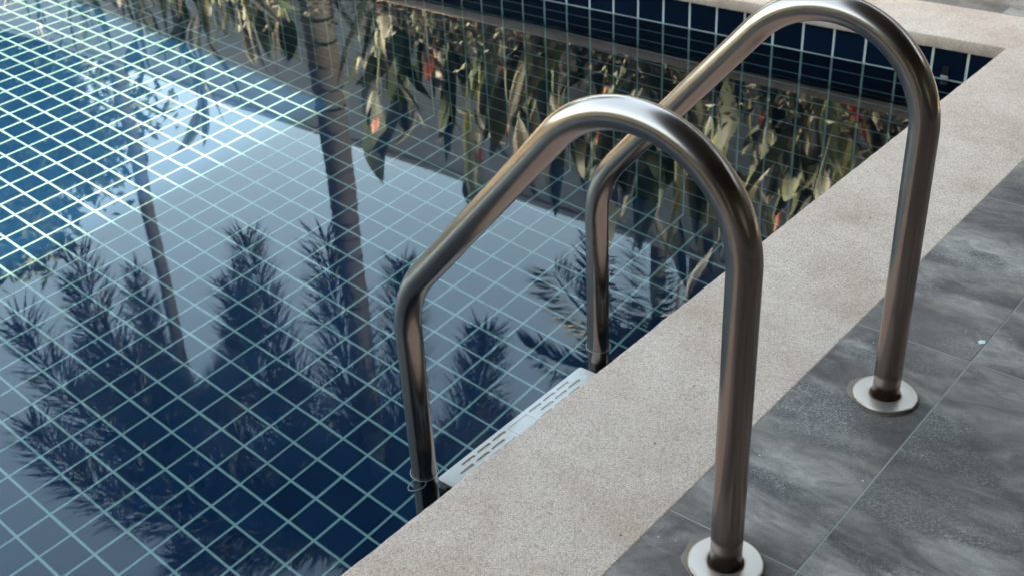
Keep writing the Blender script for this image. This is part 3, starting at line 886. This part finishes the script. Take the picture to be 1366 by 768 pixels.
# ------------------------------------------------------------------ flowering tree on the left, beyond the wall
def tree(name, label, base, H, rx, rz, nclump, nleaf, seed, leafm, lsize, blossoms=0, group='broad-leaved trees behind the garden wall'):
    rg = random.Random(seed); base = Vector(base)
    t = empty(name, base, label=label, cat='tree', group=group)
    mb = MB(); top = Vector((0, 0, H * .45))
    mb.tube([(0, 0, -.1), (.05, .03, H * .2), top], [.2, .16, .12], 12)
    cl = []
    for k in range(nclump):
        a = rg.uniform(0, 6.283); q = rg.random() ** .5; zz = rg.uniform(-1, 1)
        rr_ = rx * q * math.sqrt(max(0.05, 1 - zz * zz * .7))
        c = Vector((rr_ * math.cos(a), rr_ * math.sin(a), H * .62 + rz * zz)); cl.append(c)
        if k < 14: mb.tube([top * rg.uniform(.6, 1), (top + c) / 2 + Vector((0, 0, .15)), c], [.07, .045, .015], 6)
    link('trunk', mb.mesh('trunk', True), BARK_M, parent=t)
    def fn(r):
        c = r.choice(cl); return (c.x + r.gauss(0, .28), c.y + r.gauss(0, .28), c.z + r.gauss(0, .22))
    v, f = foliage(nleaf, fn, lsize, rg, .4)
    link('crown', mesh('crown', v, f), leafm, parent=t)
    if blossoms:
        bv, bf = [], []
        for k in range(blossoms):
            c = rg.choice(cl) + Vector((rg.gauss(0, .2), rg.gauss(0, .2), rg.gauss(0, .2)))
            v, f = foliage(26, lambda r: (c.x + r.gauss(0, .06), c.y + r.gauss(0, .06), c.z + r.gauss(0, .06)), .09, rg, .7)
            n = len(bv); bv += v; bf += [tuple(n + i for i in q) for q in f]
        link('blossom_clusters', mesh('blossom_clusters', bv, bf), simple('white_blossom', (.75, .72, .68), .6, .1), parent=t)
    return t
TLEAF = mat_foliage('tree_leaf', (0.022, 0.036, 0.018), (0.05, 0.075, 0.03), 1.2, 0.15)
tree('flowering_tree', 'broad dark tree with white blossom behind the garden wall', (6.2, 14.9, 0), 6.4, 1.9, 2.0, 80, 14000, 31, TLEAF, 0.22, 26)
tree('flowering_tree', 'larger dark tree left of the white blossom tree', (5.8, 18.6, 0), 8.4, 2.9, 3.0, 110, 18000, 32, TLEAF, 0.26, 22)
tree('flowering_tree', 'dark tree farthest left behind the garden wall', (4.8, 23.5, 0), 9.6, 3.2, 3.6, 110, 16000, 33, TLEAF, 0.3, 10)

# ------------------------------------------------------------------ dark house beyond the wall, right
HW_M = simple('dark_brown_render', (0.075, 0.062, 0.06), 0.85, 0.2, 2)
HR_M = simple('dark_roof', (0.05, 0.045, 0.045), 0.8, 0.2, 4)
h = empty('house', (8.0, 0.0, 0), label='dark two storey house beyond the garden wall', cat='house')
link('wall', MB().box((-1.0, -9, -.05), (6, 3.98, 4.75)).mesh('wall'), HW_M, parent=h)
link('roof', MB().box((-1.25, -9.5, 4.7505), (6.5, 4.2, 4.9)).mesh('roof'), HR_M, parent=h)
GLASS_M = simple('dark_window_glass', (0.03, 0.035, 0.04), 0.08, 0.1, 4)
for yy_ in (-6.5, -3.5, -0.5, 2.2):
    for zz_ in (0.9, 3.1):
        w_ = link('window', bevel_mesh('window', MB().box((-1.03, yy_ - .65, zz_ - .05), (-0.98, yy_ + .65, zz_ + 1.35)).mesh('window'), .01, 1), HR_M, parent=h)
        link('pane', MB().box((-1.036, yy_ - .58, zz_ + .02), (-1.0315, yy_ + .58, zz_ + 1.28)).mesh('pane'), GLASS_M, parent=w_)

# ------------------------------------------------------------------ unseen roof above the camera, placed and sized to cast the pool shade
TIMBER_M = simple('brown_timber', (0.050, 0.032, 0.022), 0.6, 0.35, 5)
SOFFIT_M = simple('soffit_boards', (0.060, 0.046, 0.036), 0.7, 0.2, 4)
tr_ = empty('shade_roof', (0, -3.4, 0), label='unseen timber roof on posts behind the viewpoint, added to shade deck and pool', cat='roof')
link('roof_slab', MB().box((-9, -1.0, 2.80), (3.05, 3.715, 2.98)).mesh('roof_slab'), SOFFIT_M, parent=tr_)
for k in range(9):
    link('rafter', MB().box((-8.6 + k * 1.43 - .04, -0.9, 2.68), (-8.6 + k * 1.43 + .04, 3.5, 2.7995)).mesh('rafter'), TIMBER_M, parent=tr_)
for x_ in (-4.5, -8.6, 2.84):
    link('post', bevel_mesh('post', MB().box((x_ - .07, 2.2, -.01), (x_ + .07, 2.34, 2.68)).mesh('post'), .008), TIMBER_M, parent=tr_)
hb = empty('added_house', (0, -4.2, 0), label='unseen brown timber house front behind the viewpoint, added for rail reflections', cat='house')  # unseen house front, added to give the rails brown reflections
link('wall', MB().box((-9, -4, -.05), (9, 0.0, 2.795)).mesh('wall'), TIMBER_M, parent=hb)
for x_ in (-5, -2, 1, 4):
    d_ = link('door', MB().box((x_, 0.001, 0.0), (x_ + 1.6, 0.04, 2.2)).mesh('door'), HR_M, parent=hb)
    link('pane', MB().box((x_ + .08, 0.0405, 0.08), (x_ + 1.52, 0.046, 2.1)).mesh('pane'), GLASS_M, parent=d_)

try:
    for o in S.objects:
        if o.type == 'MESH' and o is not wat: o.cycles.is_caustics_receiver = True
except Exception as e: print(e)
